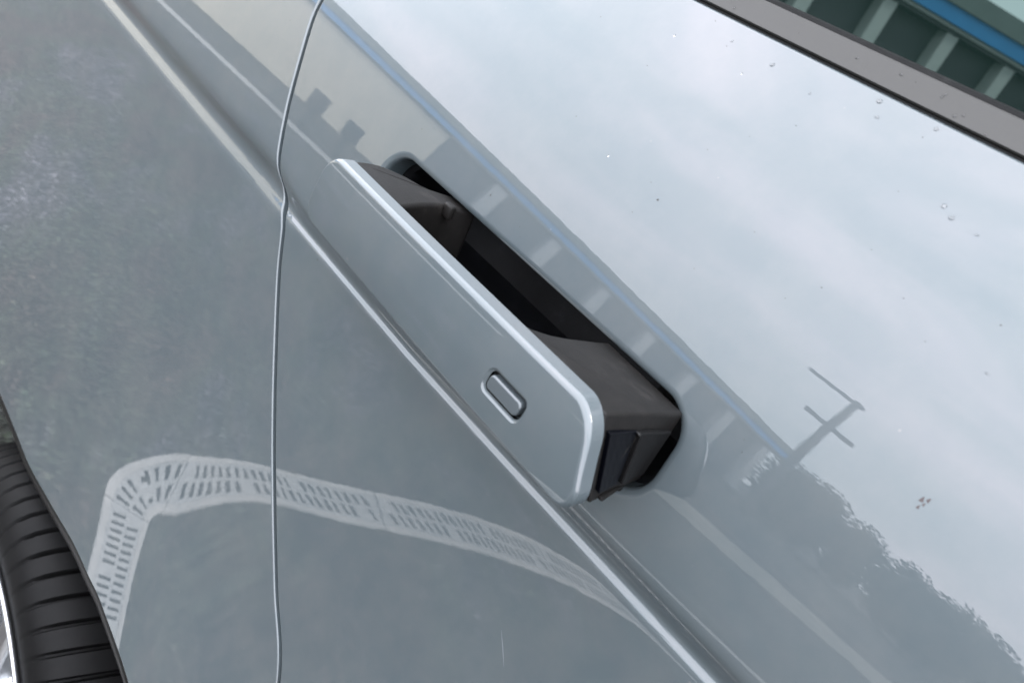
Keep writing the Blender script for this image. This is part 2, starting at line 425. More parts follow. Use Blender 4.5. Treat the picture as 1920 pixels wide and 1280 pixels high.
BELT = 1.1488
GAP_C = smooth_line([(-.4708, 1.0650), (-.4664, 1.0494), (-.4630, 1.0360), (-.4515, 1.0123), (-.4370, .983), (-.4195, .9535), (-.4078, .9389),
                     (-.3985, .9297), (-.3878, .9190), (-0.3699, 0.8926), (-0.33, 0.845), (-0.2853, 0.7945), (-0.2408, 0.7459), (-0.2004, 0.7055),
                     (-.155, .620), (-.105, .54), (-.075, .44), (-.062, .34), (-.060, .26)])
GAP_TOP = smooth_line([(-.4890, 1.1475), (-.4800, 1.105), (-.4708, 1.0650)])
GAP_C = np.concatenate([GAP_TOP[:-1], GAP_C])
gt = np.gradient(GAP_C, axis=0); gt /= np.linalg.norm(gt, axis=1, keepdims=True)
gn = np.stack([-gt[:, 1], gt[:, 0]], 1)                       # points to +x (front) for a line running down
gn *= np.sign(gn[:, :1])
HALF = 0.0018
gap_front = GAP_C + gn * HALF; gap_rear = GAP_C - gn * HALF

POCKET = rounded_rect(-.2110, .9885, .2300, .0430, .0150, 10)
POCKET = [(x + (0.10 * (1.0105 - z) if x > -.2 else 0), z) for x, z in POCKET]
POCKET_D = dense(POCKET, .003)
# --- rear door
door_out = np.concatenate([gap_front, dense([(-.060, .255), (.60, .255), (.62, .6), (.60, 1.1480)], .02, False), dense([(.595, 1.1482), (-.482, 1.1482)], .0025, False)])
gr = without_crease(grid_points(-.5, .62, .26, 1.15, .010), (-.02, .04)); cp, lim = crease_points(-.43, .58, .007)
dist_p = nearest(np.stack([POCKET_D, np.roll(POCKET_D, -1, 0)], 1), gr)[0]
gx = np.concatenate([gr, cp, grid_points(-.36, -.05, .96, 1.025, .004)])
POCKET_S = np.stack([POCKET_D, np.roll(POCKET_D, -1, 0)], 1)
def side_lip(x, z):
    y = side(x, z); near = (x > -.36) & (x < -.06) & (z > .94) & (z < 1.04)
    if near.any():
        d = nearest(POCKET_S, np.stack([x[near], z[near]], 1))[0]; u = np.clip(1 - d / .0042, 0, .999)
        y[near] += .0030 * (1 - np.sqrt(1 - u ** 2))
    return y
rear_door = panel('rear_door', door_out, [POCKET_D], side_lip, gx, PAINT, None, .0012,
                  [(0, lambda L: (L[:, 0] < gap_front[:, 0].max() + .001) & (np.interp(-L[:, 1], -gap_front[:, 1], gap_front[:, 0]) > L[:, 0] - .004)),
                   (0, lambda L: L[:, 1] > 1.1478), (1, None)], flange=.014)
on_car(rear_door)
# --- rear quarter panel, cut by the wheel arch
q_out = np.concatenate([ARCH, dense([(-.105, .256), (-.066, .256)], .01, False), gap_rear[::-1], dense([(-.495, 1.148), (-1.86, 1.148), (-1.98, .9), (-1.95, .25), (-1.03, .22)], .02, False)])
gq = without_crease(grid_points(-1.98, -.06, .23, 1.15, .010), (-.02, .04)); cq, _ = crease_points(-1.93, -.385, .009)
arch_set = ARCH
quarter = panel('rear_quarter_panel', q_out, [], side, np.concatenate([gq[(gq[:, 0] < -.96) | (gq[:, 1] < .45)], without_crease(grid_points(-.96, -.06, .452, .95, .0055), (-.02, .04)), gq[(gq[:, 0] >= -.96) & (gq[:, 1] > .955)], cq]), PAINT, None, .0012,
                [(0, lambda L: np.isin(np.arange(len(L)), np.arange(len(ARCH) - 1))),
                 (0, lambda L: np.isin(np.arange(len(L)), np.arange(len(ARCH) + len(dense([(-.105, .256), (-.066, .256)], .01, False)), len(ARCH) + len(dense([(-.105, .256), (-.066, .256)], .01, False)) + len(gap_rear) - 1)))],
                flange=.014)
on_car(quarter)
# --- front door beyond the rear door (out of frame)
fd = panel('front_door', dense([(.604, .255), (1.5, .255), (1.5, 1.10), (1.45, 1.148), (.604, 1.148), (.624, .6)], .02), [], side,
           np.concatenate([without_crease(grid_points(.6, 1.5, .26, 1.15, .03), (-.02, .04)), crease_points(.63, 1.48, .02)[0]]), PAINT, None, .0012, flange=.012)
on_car(fd)
# --- door jamb behind the shut line
def ribbon(name, line, S, half, depth, mat, tangent_n):
    v, f = [], []
    for p, n in zip(line, tangent_n):
        for s in (-half, half):
            q = p + n * s; v.append((q[0], S(np.array([q[0]]), np.array([q[1]]))[0] + depth, q[1]))
    for i in range(len(line) - 1): f.append((2 * i, 2 * i + 1, 2 * i + 3, 2 * i + 2))
    return link(name, from_py(name, v, f, True), mat)
on_car(ribbon('door_jamb', GAP_C, side, .03, .016, SEAL, gn))

# ------------------------------------------------------------------ window belt: seal, grey trim, glass
def extrude_x(name, prof, x0, x1, mat, n=2, smooth=False):
    v, f = [], []
    xs = np.linspace(x0, x1, n); k = len(prof)
    for x in xs:
        for (y, z) in prof: v.append((x, y, z))
    for i in range(n - 1):
        for j in range(k):
            f.append((i * k + j, i * k + (j + 1) % k, (i + 1) * k + (j + 1) % k, (i + 1) * k + j))
    f.append(tuple(range(k))[::-1]); f.append(tuple((n - 1) * k + j for j in range(k)))
    me = from_py(name, v, f, smooth)
    bm = bmesh.new(); bm.from_mesh(me); bmesh.ops.recalc_face_normals(bm, faces=bm.faces); bm.to_mesh(me); bm.free()
    return link(name, me, mat)
yb = float(side(np.array([-.15]), np.array([BELT]))[0])
on_car(extrude_x('belt_seal', [(yb + .0035, BELT - .003), (yb + .0035, BELT + .003), (yb + .02, BELT + .003), (yb + .02, BELT - .003)], -.60, 1.4, SEAL))
tz0, tz1 = BELT + .0010, BELT + .0126
trim_prof = [(yb + .0012, tz0), (yb + .0006, tz0 + .0006), (yb + .0052, tz1 - .0008), (yb + .0058, tz1 - .0002), (yb + .0066, tz1), (yb + .016, tz1), (yb + .016, tz0)]
belt_trim = on_car(extrude_x('belt_trim', trim_prof, -.60, 1.4, TRIM))
on_car(extrude_x('glass_seal', [(yb + .0072, tz1 - .001), (yb + .0076, tz1 + .0016), (yb + .0095, tz1 + .0026), (yb + .02, tz1 + .0026), (yb + .02, tz1 - .001)], -.60, 1.4, RUBBER))
# glass: nearly upright at its foot, leaning in higher up
gv, gf = [], []
gz = np.concatenate([np.linspace(tz1, tz1 + .10, 8), np.linspace(tz1 + .13, 1.58, 14)])
tilt_g = lambda z: -1.9 + np.maximum(z - tz1 - .08, 0) * 55
gy = [yb + .0105]
for a, b in zip(gz[:-1], gz[1:]): gy.append(gy[-1] + (b - a) * math.tan(math.radians(float(tilt_g((a + b) / 2)))))
gx_ = np.linspace(-.58, 1.38, 40)
for z, y in zip(gz, gy):
    for x in gx_: gv.append((x, y, z))
for i in range(len(gz) - 1):
    for j in range(len(gx_) - 1):
        a = i * len(gx_) + j; gf.append((a, a + 1, a + 1 + len(gx_), a + len(gx_)))
nb = len(gv); gv += [(x, y + .004, z) for x, y, z in gv]; gf += [tuple(i + nb for i in f)[::-1] for f in gf]
glass = link('window_glass', from_py('window_glass', gv, gf, True), GLASS); on_car(glass)
# cabin roof and far side so the car is a body, not a sheet
rv = [(-.75, gy[-1] - .01, 1.57), (1.45, gy[-1] - .01, 1.57), (1.3, .55, 1.66), (-.7, .55, 1.66), (-.75, 1.35, 1.57), (1.45, 1.35, 1.57)]
roof = link('roof', from_py('roof', rv, [(0, 1, 2, 3), (3, 2, 5, 4)], False), PAINT); on_car(roof)
rs = roof.modifiers.new('thickness', 'SOLIDIFY'); rs.thickness = .03
on_car(link('cabin', box_mesh('cabin', (-1.4, .16, .25), (1.5, 1.5, 1.10), .03), SEAL))
tv_, tf_ = [], []
for (x, z) in ((-1.862, 1.146), (-1.982, .9), (-1.952, .25)):
    for y in (float(side(np.array([x]), np.array([z]))[0]) + .004, 1.55): tv_.append((x, y, z))
tv_ += [(-.5, yb + .012, 1.146), (-.5, 1.55, 1.146)]
on_car(link('tail', from_py('tail', tv_, [(0, 1, 3, 2), (2, 3, 5, 4), (6, 7, 1, 0)]), PAINT))
on_car(link('far_side', box_mesh('far_side', (-1.95, 1.56, .25), (1.5, 1.62, 1.15), .03), PAINT))
on_car(link('rear_pillar', from_py('rear_pillar', [(-.582, yb + .004, 1.149), (-.582, gy[-1] - .006, 1.58), (-.80, gy[-1], 1.58), (-1.35, yb + .01, 1.149)], [(0, 1, 2, 3)], False), PAINT))

# ------------------------------------------------------------------ handle
C0, C1, C2, C3 = [np.array(c) for c in ((-0.31426842, -0.04694329, 1.00345295), (-0.09298822, -0.06193382, 1.01313326), (-0.09115738, -0.05798555, 0.97739646), (-0.31243757, -0.04299502, 0.96771615))]
HC = (C0 + C1 + C2 + C3) / 4
ex = (C1 - C0); HL = np.linalg.norm(ex); ex /= HL; HL += .0002
ez = (C0 - C3); HH = np.linalg.norm(ez); ez -= ex * (ez @ ex); ez /= np.linalg.norm(ez)
HC = HC + ex * .00105 + ez * .00034 + np.cross(ez, ex) * .00045
HL = .2141; HH = .0356
e0 = np.cross(ez, ex); ex, ez = ex * math.cos(-.0169) + ez * math.sin(-.0169) + e0 * .0226, ez * math.cos(-.0169) - ex * math.sin(-.0169)
ex /= np.linalg.norm(ex); ez -= ex * (ez @ ex); ez /= np.linalg.norm(ez)
ey = np.cross(ez, ex)
HM = Matrix([[ex[i], ey[i], ez[i], HC[i]] for i in range(3)] + [[0, 0, 0, 1]])
hl, hh = HL / 2, HH / 2
def plate_s(u, v): return .21 * v + .0012 * (v / (HH / 2)) ** 2 + .0008 * (u / (HL / 2)) ** 2
def rake(x, z): return -.0078 * (z / hh) * max(0.0, x / hl)      # the near end is cut at a slant
plate_out = dense([(x + rake(x, z), z) for x, z in rounded_rect(0, 0, HL + .001, HH + .001, .0112, 12)], .0022)
BTN = (.0635, -.0022); BL, BH = .0222, .0088
btn_hole = dense(rounded_rect(BTN[0], BTN[1], BL, BH, .0028, 8), .0010)
gp = np.concatenate([grid_points(-HL / 2, HL / 2 + .01, -HH / 2, HH / 2, .0022), grid_points(BTN[0] - .014, BTN[0] + .014, BTN[1] - .008, BTN[1] + .008, .0009)])
_n = np.roll(btn_hole, -1, 0) - np.roll(btn_hole, 1, 0); _n /= np.linalg.norm(_n, axis=1, keepdims=True); _n = np.stack([_n[:, 1], -_n[:, 0]], 1)
_d = nearest(np.stack([btn_hole, np.roll(btn_hole, -1, 0)], 1), gp)[0]; gp = gp[_d > .0023]
gp = np.concatenate([gp] + [btn_hole + _n * k for k in (.00015, .0003, .00045, .0006, .00075, .0009, .00105, .0012, .00135, .0015, .0018)])
# the cover is one pressed shell: outer edge rolled widely, button recess rolled tightly
def plate_full(u, v):
    d, _ = nearest(np.stack([btn_hole, np.roll(btn_hole, -1, 0)], 1), np.stack([u, v], 1))
    return plate_s(u, v) + .0013 * (1 - smoothstep(0, .0014, d))
handle = panel('door_handle', plate_out, [btn_hole], plate_full, gp, PAINT, None, .0023, [(0, None)], flange=.0062, xform=HM, eps=1e-4, clear=.0008)
on_car(handle)
def warp(mesh):
    # from the cover's frame (local y = 0.007) to the pocket's frame in the door (local y = 0.055)
    for v in mesh.vertices:
        x, y, z = v.co; p = HM @ Vector((x + rake(x, z), y, z))
        t = min(max((y - .0072) / .0478, 0), 1.0)
        v.co = (p.x + t * (-.2110 + x / hl * .1122 - p.x), p.y, p.z + t * (.9908 + z / hh * .0206 - p.z))
    mesh.update()
def sub(name, mesh, mat, parent, xform=HM):
    if xform is HM:
        bm = bmesh.new(); bm.from_mesh(mesh)
        if len(bm.verts) < 60: bmesh.ops.subdivide_edges(bm, edges=[e_ for e_ in bm.edges if e_.calc_length() > .008], cuts=3, use_grid_fill=True)
        bm.to_mesh(mesh); bm.free(); warp(mesh)
    elif xform is not None: mesh.transform(xform)
    return link(name, mesh, mat, parent)
btn = panel('handle_button', dense(rounded_rect(BTN[0], BTN[1], BL - .0026, BH - .0026, .0022, 8), .0008), [], lambda u, v: plate_s(u, v) - .0004,
            grid_points(BTN[0] - .012, BTN[0] + .012, BTN[1] - .005, BTN[1] + .005, .0008), BUTTON, handle, .0009, flange=.004, xform=HM, clear=.0002)
sub('button_well', box_mesh('button_well', (BTN[0] - BL / 2 - .001, .0035, BTN[1] - BH / 2 - .001), (BTN[0] + BL / 2 + .001, .0052, BTN[1] + BH / 2 + .001)), SEAL, handle)
def prism(name, plan, z0, z1, bevel, seg=3):
    bm = bmesh.new()
    vs = [bm.verts.new((x, y, z0)) for x, y in plan]; f = bm.faces.new(vs)
    r = bmesh.ops.extrude_face_region(bm, geom=[f])
    bmesh.ops.translate(bm, verts=[g for g in r['geom'] if isinstance(g, bmesh.types.BMVert)], vec=(0, 0, z1 - z0))
    bmesh.ops.recalc_face_normals(bm, faces=bm.faces)
    if bevel:
        ed = [e_ for e_ in bm.edges if len(e_.link_faces) == 2 and e_.calc_face_angle(0) > math.radians(40)]
        bmesh.ops.bevel(bm, geom=ed, offset=bevel, segments=seg, affect='EDGES', profile=.5, clamp_overlap=True)
    for f in bm.faces: f.smooth = True
    me = bpy.data.meshes.new(name); bm.to_mesh(me); bm.free()
    me.set_sharp_from_angle(angle=math.radians(50)); return me
backing = prism('handle_backing', [(p[0] * .994, p[1] * .97) for p in rounded_rect(0, 0, HL, HH, .0105, 10)], 0, .0045, .0004, 1)
backing.transform(Matrix(((1, 0, 0, 0), (0, 0, 1, .0080), (0, 1, 0, 0), (0, 0, 0, 1))))
bmx = bmesh.new(); bmx.from_mesh(backing); bmesh.ops.recalc_face_normals(bmx, faces=bmx.faces); bmx.to_mesh(backing); bmx.free()
sub('handle_backing', backing, RUBBER, handle)
near_arm = smooth_line([(hl - .0655, .0132), (hl - .056, .020), (hl - .049, .034), (hl - .046, .066)], .004).tolist() + [(hl - .0005, .066), (hl - .0008, .04), (hl - .0022, .0132)]
sub('handle_arm', prism('handle_arm', near_arm[::-1], -hh + .001, hh - .0020, .0035, 4), PLASTIC, handle)
far_arm = [(-hl + .006, .0132)] + smooth_line([(-hl + .008, .018), (-hl + .014, .030), (-hl + .027, .041), (-hl + .040, .050), (-hl + .046, .070)], .004).tolist() + smooth_line([(-hl + .062, .070), (-hl + .057, .05), (-hl + .0555, .03), (-hl + .056, .0132)], .004).tolist()
sub('handle_arm', prism('handle_arm', far_arm[::-1], -hh + .003, hh - .0020, .0035, 4), PLASTIC, handle)
sub('arm_peg', prism('arm_peg', rounded_rect(-hl + .059, .0515, .007, .006, .0025, 4), hh - .007, hh - .0005, .001, 2), PLASTIC, handle)
# near end of the handle: navy panel, grey strap, drain nub, lower lip
xe = hl + .0008
sub('end_panel', box_mesh('end_panel', (hl - .012, .0155, -hh + .0062), (hl + .0003, .0330, hh - .0080), .0003), NAVY, handle)
sub('end_strap', box_mesh('end_strap', (hl - .012, .0345, -hh + .0065), (hl + .0018, .0600, hh - .0080), .0006), STRAP, handle)
sub('lower_lip', box_mesh('lower_lip', (hl - .03, .0200, -hh + .0016), (hl + .0002, .0480, -hh + .0030), .0009), PLASTIC, handle)
sub('drain_nub', prism('drain_nub', rounded_rect(hl - .004, .049, .008, .008, .0038, 6), -hh - .0012, -hh + .004, .0008, 2), PLASTIC, handle)
sub('latch_pin', prism('latch_pin', rounded_rect(hl + .0006, .0335, .0030, .0020, .0009, 4), hh - .0096, hh - .0080, .0005, 2), GLOSS_BLACK, handle)
# pocket behind the handle
pv, pf = [], []
rings = [(0.0, .0040), (.0, .012), (.0012, .016), (.0030, .0175), (.0034, .026), (.0045, .050), (.009, .056)]
PK = np.array(POCKET); pc = PK.mean(0)
def inset(loop, d):
    p, n = np.roll(loop, 1, 0), np.roll(loop, -1, 0); tg = n - p; tg /= np.linalg.norm(tg, axis=1, keepdims=True)
    return loop + np.stack([-tg[:, 1], tg[:, 0]], 1) * d
for (ins, dep) in rings:
    L = inset(PK, ins - .0006)
    yy = side(L[:, 0], L[:, 1])
    for p, y in zip(L, yy): pv.append((p[0], y + dep, p[1]))
k = len(PK)
for i in range(len(rings) - 1):
    for j in range(k): pf.append((i * k + j, (i + 1) * k + j, (i + 1) * k + (j + 1) % k, i * k + (j + 1) % k))
pf.append(tuple((len(rings) - 1) * k + j for j in range(k)))
pocket = link('handle_pocket', from_py('handle_pocket', pv, pf, True), PLASTIC_DARK); on_car(pocket)
pocket.data.set_sharp_from_angle(angle=math.radians(50))
sub('pocket_clip', prism('pocket_clip', [(-.1240, .028), (-.1140, .028), (-.1140, .045), (-.1240, .045)], 1.000, 1.0055, .001, 2), PLASTIC, pocket, None)

# ------------------------------------------------------------------ wheel and arch
WX, WZ, WR = -.555, .207, .277
WS = WR / .3355
WY = -.040
arch_v, arch_f = [], []
tga = np.gradient(ARCH, axis=0); tga /= np.linalg.norm(tga, axis=1, keepdims=True); na = np.stack([tga[:, 1], -tga[:, 0]], 1)   # towards the wheel
ya = side(ARCH[:, 0], ARCH[:, 1])
prof = [(.0002, .0040), (.0008, .0012), (.0020, .0004), (.0070, .0002), (.0100, .0006), (.0112, .0018), (.0114, .0040), (.0122, .0080), (.0140, .030), (.016, .10)]
for p, n, y in zip(ARCH, na, ya):
    for (o_, d_) in prof:
        q = p + n * o_; arch_v.append((q[0], y + d_, q[1]))
k = len(prof)
for i in range(len(ARCH) - 1):
    for j in range(k - 1): arch_f.append((i * k + j, (i + 1) * k + j, (i + 1) * k + j + 1, i * k + j + 1))
arch_trim = link('wheel_arch_trim', from_py('wheel_arch_trim', arch_v, arch_f, True), GLOSS_BLACK); on_car(arch_trim)
arch_trim.data.set_sharp_from_angle(angle=math.radians(55))
lv, lf = [], []
for p, n, y in zip(ARCH, na, ya):
    for (o_, d_) in ((.012, .09), (-.01, .12), (-.02, .36)):
        q = p + n * o_; lv.append((q[0], y + d_, q[1]))
for i in range(len(ARCH) - 1):
    for j in range(2): lf.append((i * 3 + j, (i + 1) * 3 + j, (i + 1) * 3 + j + 1, i * 3 + j + 1))
on_car(link('wheel_arch_liner', from_py('wheel_arch_liner', lv, lf, True), SEAL))

NA_ = 840
tprof = [(.232, .006), (.240, -.004), (.262, -.013), (.286, -.014), (.305, -.010), (.318, -.002), (.326, .008), (.331, .020), (.334, .034), (.335, .050)]
tprof += [(.335, .062), (.3275, .0635), (.3275, .0705), (.335, .072), (.3355, .090), (.3355, .108), (.328, .1095), (.328, .1165), (.3355, .118), (.335, .16), (.331, .19), (.322, .205), (.29, .218), (.24, .205)]
tv, tf = [], []
for i, (r, h) in enumerate(tprof):
    for kx in range(NA_):
        a = 2 * math.pi * kx / NA_ - h * .55
        ph = (kx + (0 if h < .064 else 6)) % 12
        rr = r
        if ph < 2 and r > .303: rr = r - (.0080 if r > .325 else .0040)
        tv.append((rr * WS * math.cos(a), h, rr * WS * math.sin(a)))
for i in range(len(tprof) - 1):
    for kx in range(NA_):
        tf.append((i * NA_ + kx, (i + 1) * NA_ + kx, (i + 1) * NA_ + (kx + 1) % NA_, i * NA_ + (kx + 1) % NA_))
wheel = link('wheel', lathe('wheel', [(0.1790, .19), (0.1790, .05), (0.1584, .045), (0.0792, .06), (0.0000, .06)], 64), ALLOY)
wheel.scale = (1, 1, 1); wheel.location = (WX, WY, WZ); wheel.parent = car; wheel.matrix_parent_inverse = CAR_INV
tyre = link('tyre', from_py('tyre', tv, tf, True), TYRE, wheel)
tyre.data.set_sharp_from_angle(angle=math.radians(35))
link('rim', lathe('rim', [(.205, .03), (.214, .0), (.2215, -.014), (.2265, -.0185), (.2235, -.0205), (.2120, -.017), (.2040, .0), (.198, .04)], 96), ALLOY, wheel)
spm = box_mesh('spoke', (-.014, -.004, .04), (.014, .02, .178), .006, 3)
for kx in range(10):
    s = link('spoke', spm, ALLOY if kx == 0 else None, wheel); s.rotation_euler = (0, 2 * math.pi * kx / 10 + .2, 0)
link('hub_cap', lathe('hub_cap', [(.0, -.008), (.03, -.007), (.055, .0), (.06, .02)], 32), ALLOY, wheel)

# ------------------------------------------------------------------ water drops on the paint and the trim
def drop_mesh(name, n=18):
    v = [(0, 0, 1)]; f = []
    rr = [(.30, .96), (.55, .82), (.76, .60), (.91, .33), (1.0, 0.06), (1.0, -.05)]
    for (r, h) in rr:
        for k in range(n): v.append((r * math.cos(2 * math.pi * k / n), r * math.sin(2 * math.pi * k / n), h))
    for k in range(n): f.append((0, 1 + k, 1 + (k + 1) % n))
    for i in range(len(rr) - 1):
        for k in range(n): f.append((1 + i * n + k, 1 + (i + 1) * n + k, 1 + (i + 1) * n + (k + 1) % n, 1 + i * n + (k + 1) % n))
    f.append(tuple(1 + (len(rr) - 1) * n + k for k in range(n))[::-1])
    return from_py(name, v, f, True)
DM = drop_mesh('water_drop'); DM.materials.append(WATER)
DROPS = [(-0.2283, 1.1299, 0.81), (-0.2174, 1.1439, 0.49), (-0.2021, 1.1394, 0.63), (-0.2022, 1.1365, 0.47), (-0.1855, 1.1294, 0.61), (-0.1776, 1.1384, 1.07), (-0.1597, 1.1092, 0.43), (-0.1703, 1.0962, 0.43), (-0.154, 1.1352, 0.59), (-0.1475, 1.1218, 0.43), (-0.1247, 1.1391, 0.86), (-0.1289, 1.1448, 1.16), (-0.1036, 1.145, 0.85), (-0.0752, 1.1205, 1.06), (-0.0801, 1.1226, 0.94), (-0.1051, 1.1402, 0.42), (-0.0646, 1.1196, 0.66), (-0.0964, 1.1193, 0.41), (-0.1275, 1.0799, 0.4), (-0.2706, 1.1213, 0.51), (-0.2268, 1.1128, 0.48), (-0.1777, 1.0583, 0.43), (-0.2377, 1.0775, 0.47), (-0.2078, 1.0715, 0.6), (-0.1804, 1.0727, 0.43), (-0.2228, 1.022, 0.38), (-0.219, 1.0187, 0.33), (-0.2124, 1.012, 0.38), (-0.2016, 1.0169, 0.37), (-0.0723, 1.0131, 0.38), (-0.0748, 1.0171, 0.31), (-0.0917, 1.0771, 0.51), (-0.0305, 1.0842, 0.62), (-0.038, 1.099, 0.5), (-0.0993, 1.0666, 0.38), (-0.1368, 1.0552, 0.4), (-0.0671, 1.0895, 0.38), (-0.0879, 1.0974, 0.39), (-0.0516, 1.0818, 0.37)]
TRIM_DROPS = [(-0.1502, 1.1559, 0.75), (-0.1303, 1.1573, 0.74), (-0.1112, 1.1563, 0.72), (-0.1108, 1.1576, 0.58), (-0.1021, 1.1521, 0.71), (-0.0997, 1.1537, 0.71), (-0.2149, 1.1525, 0.65), (-0.1796, 1.1549, 0.47), (-0.1234, 1.1571, 0.44), (-0.0887, 1.1511, 0.57)]

ORD = ['first', 'second', 'third', 'fourth', 'fifth', 'sixth', 'seventh', 'eighth', 'ninth', 'tenth', 'eleventh', 'twelfth', 'thirteenth', 'fourteenth', 'fifteenth', 'sixteenth']
def zone(z):
    return 0 if z > 1.128 else 1 if z > 1.105 else 2 if z > 1.07 else 3
ZN = ['close under the window trim', 'a little below the window trim', 'mid way up the upper door', 'beside the handle pocket']
zlist = {}
DIRT = material('dark_dirt', (.030, .028, .025), .8)[0]
SM = drop_mesh('dirt_speck', 7); SM.materials.append(DIRT)
def place_drop(x, y, z, nrm, r, label, group):
    dirt = r < .00052
    o = link('dirt_speck', SM) if dirt else link('water_drop', DM); o.location = (x, y, z)
    o.rotation_euler = Vector(nrm).to_track_quat('Z', 'Y').to_euler()
    o.scale = (r, r * random.uniform(.8, 1.1), r * random.uniform(.38, .55) * (.5 if dirt else 1))
    if dirt: o.scale = o.scale * .62; label = label.replace('water drop', 'dark dirt speck'); group = group.replace('water drops', 'dirt specks')
    tag(o, label, 'dirt speck' if dirt else 'water drop', group)
for x, z, r in sorted(DROPS):
    zi = zone(z); zk = (zi, r < .52); zlist.setdefault(zk, []).append(x); k_ = len(zlist[zk]) - 1
    ax, az_ = np.array([x]), np.array([z]); e_ = 2e-4
    nx = float((side(ax + e_, az_) - side(ax - e_, az_))[0]) / 2 / e_; nz_ = float((side(ax, az_ + e_) - side(ax, az_ - e_))[0]) / 2 / e_
    place_drop(x, float(side(ax, az_)[0]), z, (nx, -1, nz_), r * .001, f"{'larger' if r > .95 else 'tiny'} water drop {ZN[zi]}, {ORD[k_]} from the left there", 'water drops on the door panel')
for x, z, r in sorted(TRIM_DROPS):
    zk = ('trim', r < .52); zlist.setdefault(zk, []).append(x); k_ = len(zlist[zk]) - 1
    yt = yb + .0006 + (z - tz0 - .0006) / (tz1 - tz0 - .0014) * .0046
    place_drop(x, yt, z, (0, -1, .4), r * .001, f'tiny water drop on the grey trim under the window, {ORD[k_]} from the left', 'water drops on the grey trim')

# a hairline scratch in the lower door and a small red-brown smear on the upper door
sv, sf = [], []
sl_ = smooth_line([(-.1061, .8702), (-.1000, .8644), (-.0942, .8584)], .0008)
for i, p in enumerate(sl_):
    w_ = ( .00013) * math.sin(math.pi * i / (len(sl_) - 1)) + .00002
    for q in ((p[0] - w_, p[1] - w_), (p[0] + w_, p[1] + w_)): sv.append((q[0], float(side(np.array([q[0]]), np.array([q[1]]))[0]) - .00008, q[1]))
for i in range(len(sl_) - 1): sf.append((2 * i, 2 * i + 1, 2 * i + 3, 2 * i + 2))
link('scratch', from_py('scratch', sv, sf, True), material('bare_scratch', (.15, .165, .175), .5)[0], rear_door)
SMEAR = material('red_brown_smear', (.055, .042, .041), .7)[0]
bv, bf = [], []
for (cx_, cz_, r_) in ((-.0173, 1.0383, .0007), (-.0180, 1.0409, .0010), (-.0164, 1.0420, .0008), (-.0166, 1.0400, .0006)):
    b0 = len(bv)
    for k in range(10):
        a = 2 * math.pi * k / 10; rr = r_ * (1 + .35 * math.sin(3 * a + cx_ * 900)); x, z = cx_ + rr * .6 * math.cos(a), cz_ + rr * math.sin(a)
        bv.append((x, float(side(np.array([x]), np.array([z]))[0]) - .0001, z))
    bf.append(tuple(range(b0, b0 + 10)))
sm_o = link('smear', from_py('smear', bv, bf), SMEAR); tag(sm_o, 'small red brown smear of dirt on the pale upper door', 'smear')

# ------------------------------------------------------------------ the place behind the camera, seen mirrored in the car
GZ = -0.07
def structure(o): o['kind'] = 'structure'; return o
s_ = 300
ground = structure(link('ground', from_py('ground', [(-s_, -s_, GZ), (s_, -s_, GZ), (s_, s_, GZ), (-s_, s_, GZ)], [(0, 1, 2, 3)]), GROUND))
def strip(name, p, q, w, mat, dz=.004):
    p, q = np.array(p, float), np.array(q, float); d = (q - p) / np.linalg.norm(q - p); n = np.array([-d[1], d[0]]) * w / 2
    v = [(*(p - n), GZ + dz), (*(q - n), GZ + dz), (*(q + n), GZ + dz), (*(p + n), GZ + dz)]
    return structure(link(name, from_py(name, v, [(0, 1, 2, 3)]), mat))
strip('pavement', (-22, 1.6), (-6.4, -8.1), 1.1, PAVE, .006)
strip('path', (-3.5, -6.5), (6.0, -16.6), 1.7, LINE_Y, .008)

# drain channel: concrete edges and slotted grates
CORNER = np.array([-1.2454, -0.5969]); TH_D = 2.02282; DW = 0.1656; RC_ = .115
DU = -np.array([math.cos(TH_D), math.sin(TH_D)]); D2 = np.array([math.sin(TH_D), -math.cos(TH_D)])     # long run, short run
drain = thing('drain_channel', 'pale concrete drain channel with slotted grates in the ground, mirrored in the lower panels', 'drain', (CORNER[0], CORNER[1], GZ))
GLEN = .52; EW = .024; GW = DW - 2 * EW
def grate_mesh():
    bm_pts = []; out = dense(rounded_rect(0, 0, GLEN - .004, GW, .002, 2), .05)
    holes = []
    k = 0
    n = 22; sp = (GLEN - .03) / n
    for i in range(n):
        u = -GLEN / 2 + .02 + i * sp
        for r_ in (-1, 1):
            if (i * 7 + (r_ > 0) * 3) % 13 == 0: continue
            c = np.array([u + (r_ > 0) * sp * .4, r_ * GW * .235])
            ln, wd, sl = GW * .37, .0098, .25
            holes.append(np.array([(c[0] - wd / 2 - sl * ln / 2, c[1] - ln / 2), (c[0] + wd / 2 - sl * ln / 2, c[1] - ln / 2), (c[0] + wd / 2 + sl * ln / 2, c[1] + ln / 2), (c[0] - wd / 2 + sl * ln / 2, c[1] + ln / 2)]))
    pts, cons = [], []
    for L in [out] + holes:
        b = len(pts); pts += [Vector(p) for p in L]; cons += [(b + i, b + (i + 1) % len(L)) for i in range(len(L))]
    v2, e2, f2, *_ = delaunay_2d_cdt(pts, cons, [], 0, 1e-7)
    P = np.array([(p.x, p.y) for p in v2]); F = np.array(f2); C = P[F].mean(1)
    keep = inside(out, C)
    for h in holes: keep &= ~inside(h, C)
    F = F[keep]
    return from_py('grate', [(p[0], p[1], 0) for p in P], F.tolist())
gm = grate_mesh(); gm.materials.append(GRATE_M)
em = box_mesh('channel_edge', (-GLEN / 2 + .001, -EW / 2, -.05), (GLEN / 2 - .001, EW / 2, .006), .004); em.materials.append(CONCRETE)
pm = box_mesh('channel_shade_slab', (-GLEN / 2, -GW / 2, -.001), (GLEN / 2, GW / 2, .0012)); pm.materials.append(PIT_SHADE)  # thin flat slab coloured dark in place of a shaded hollow
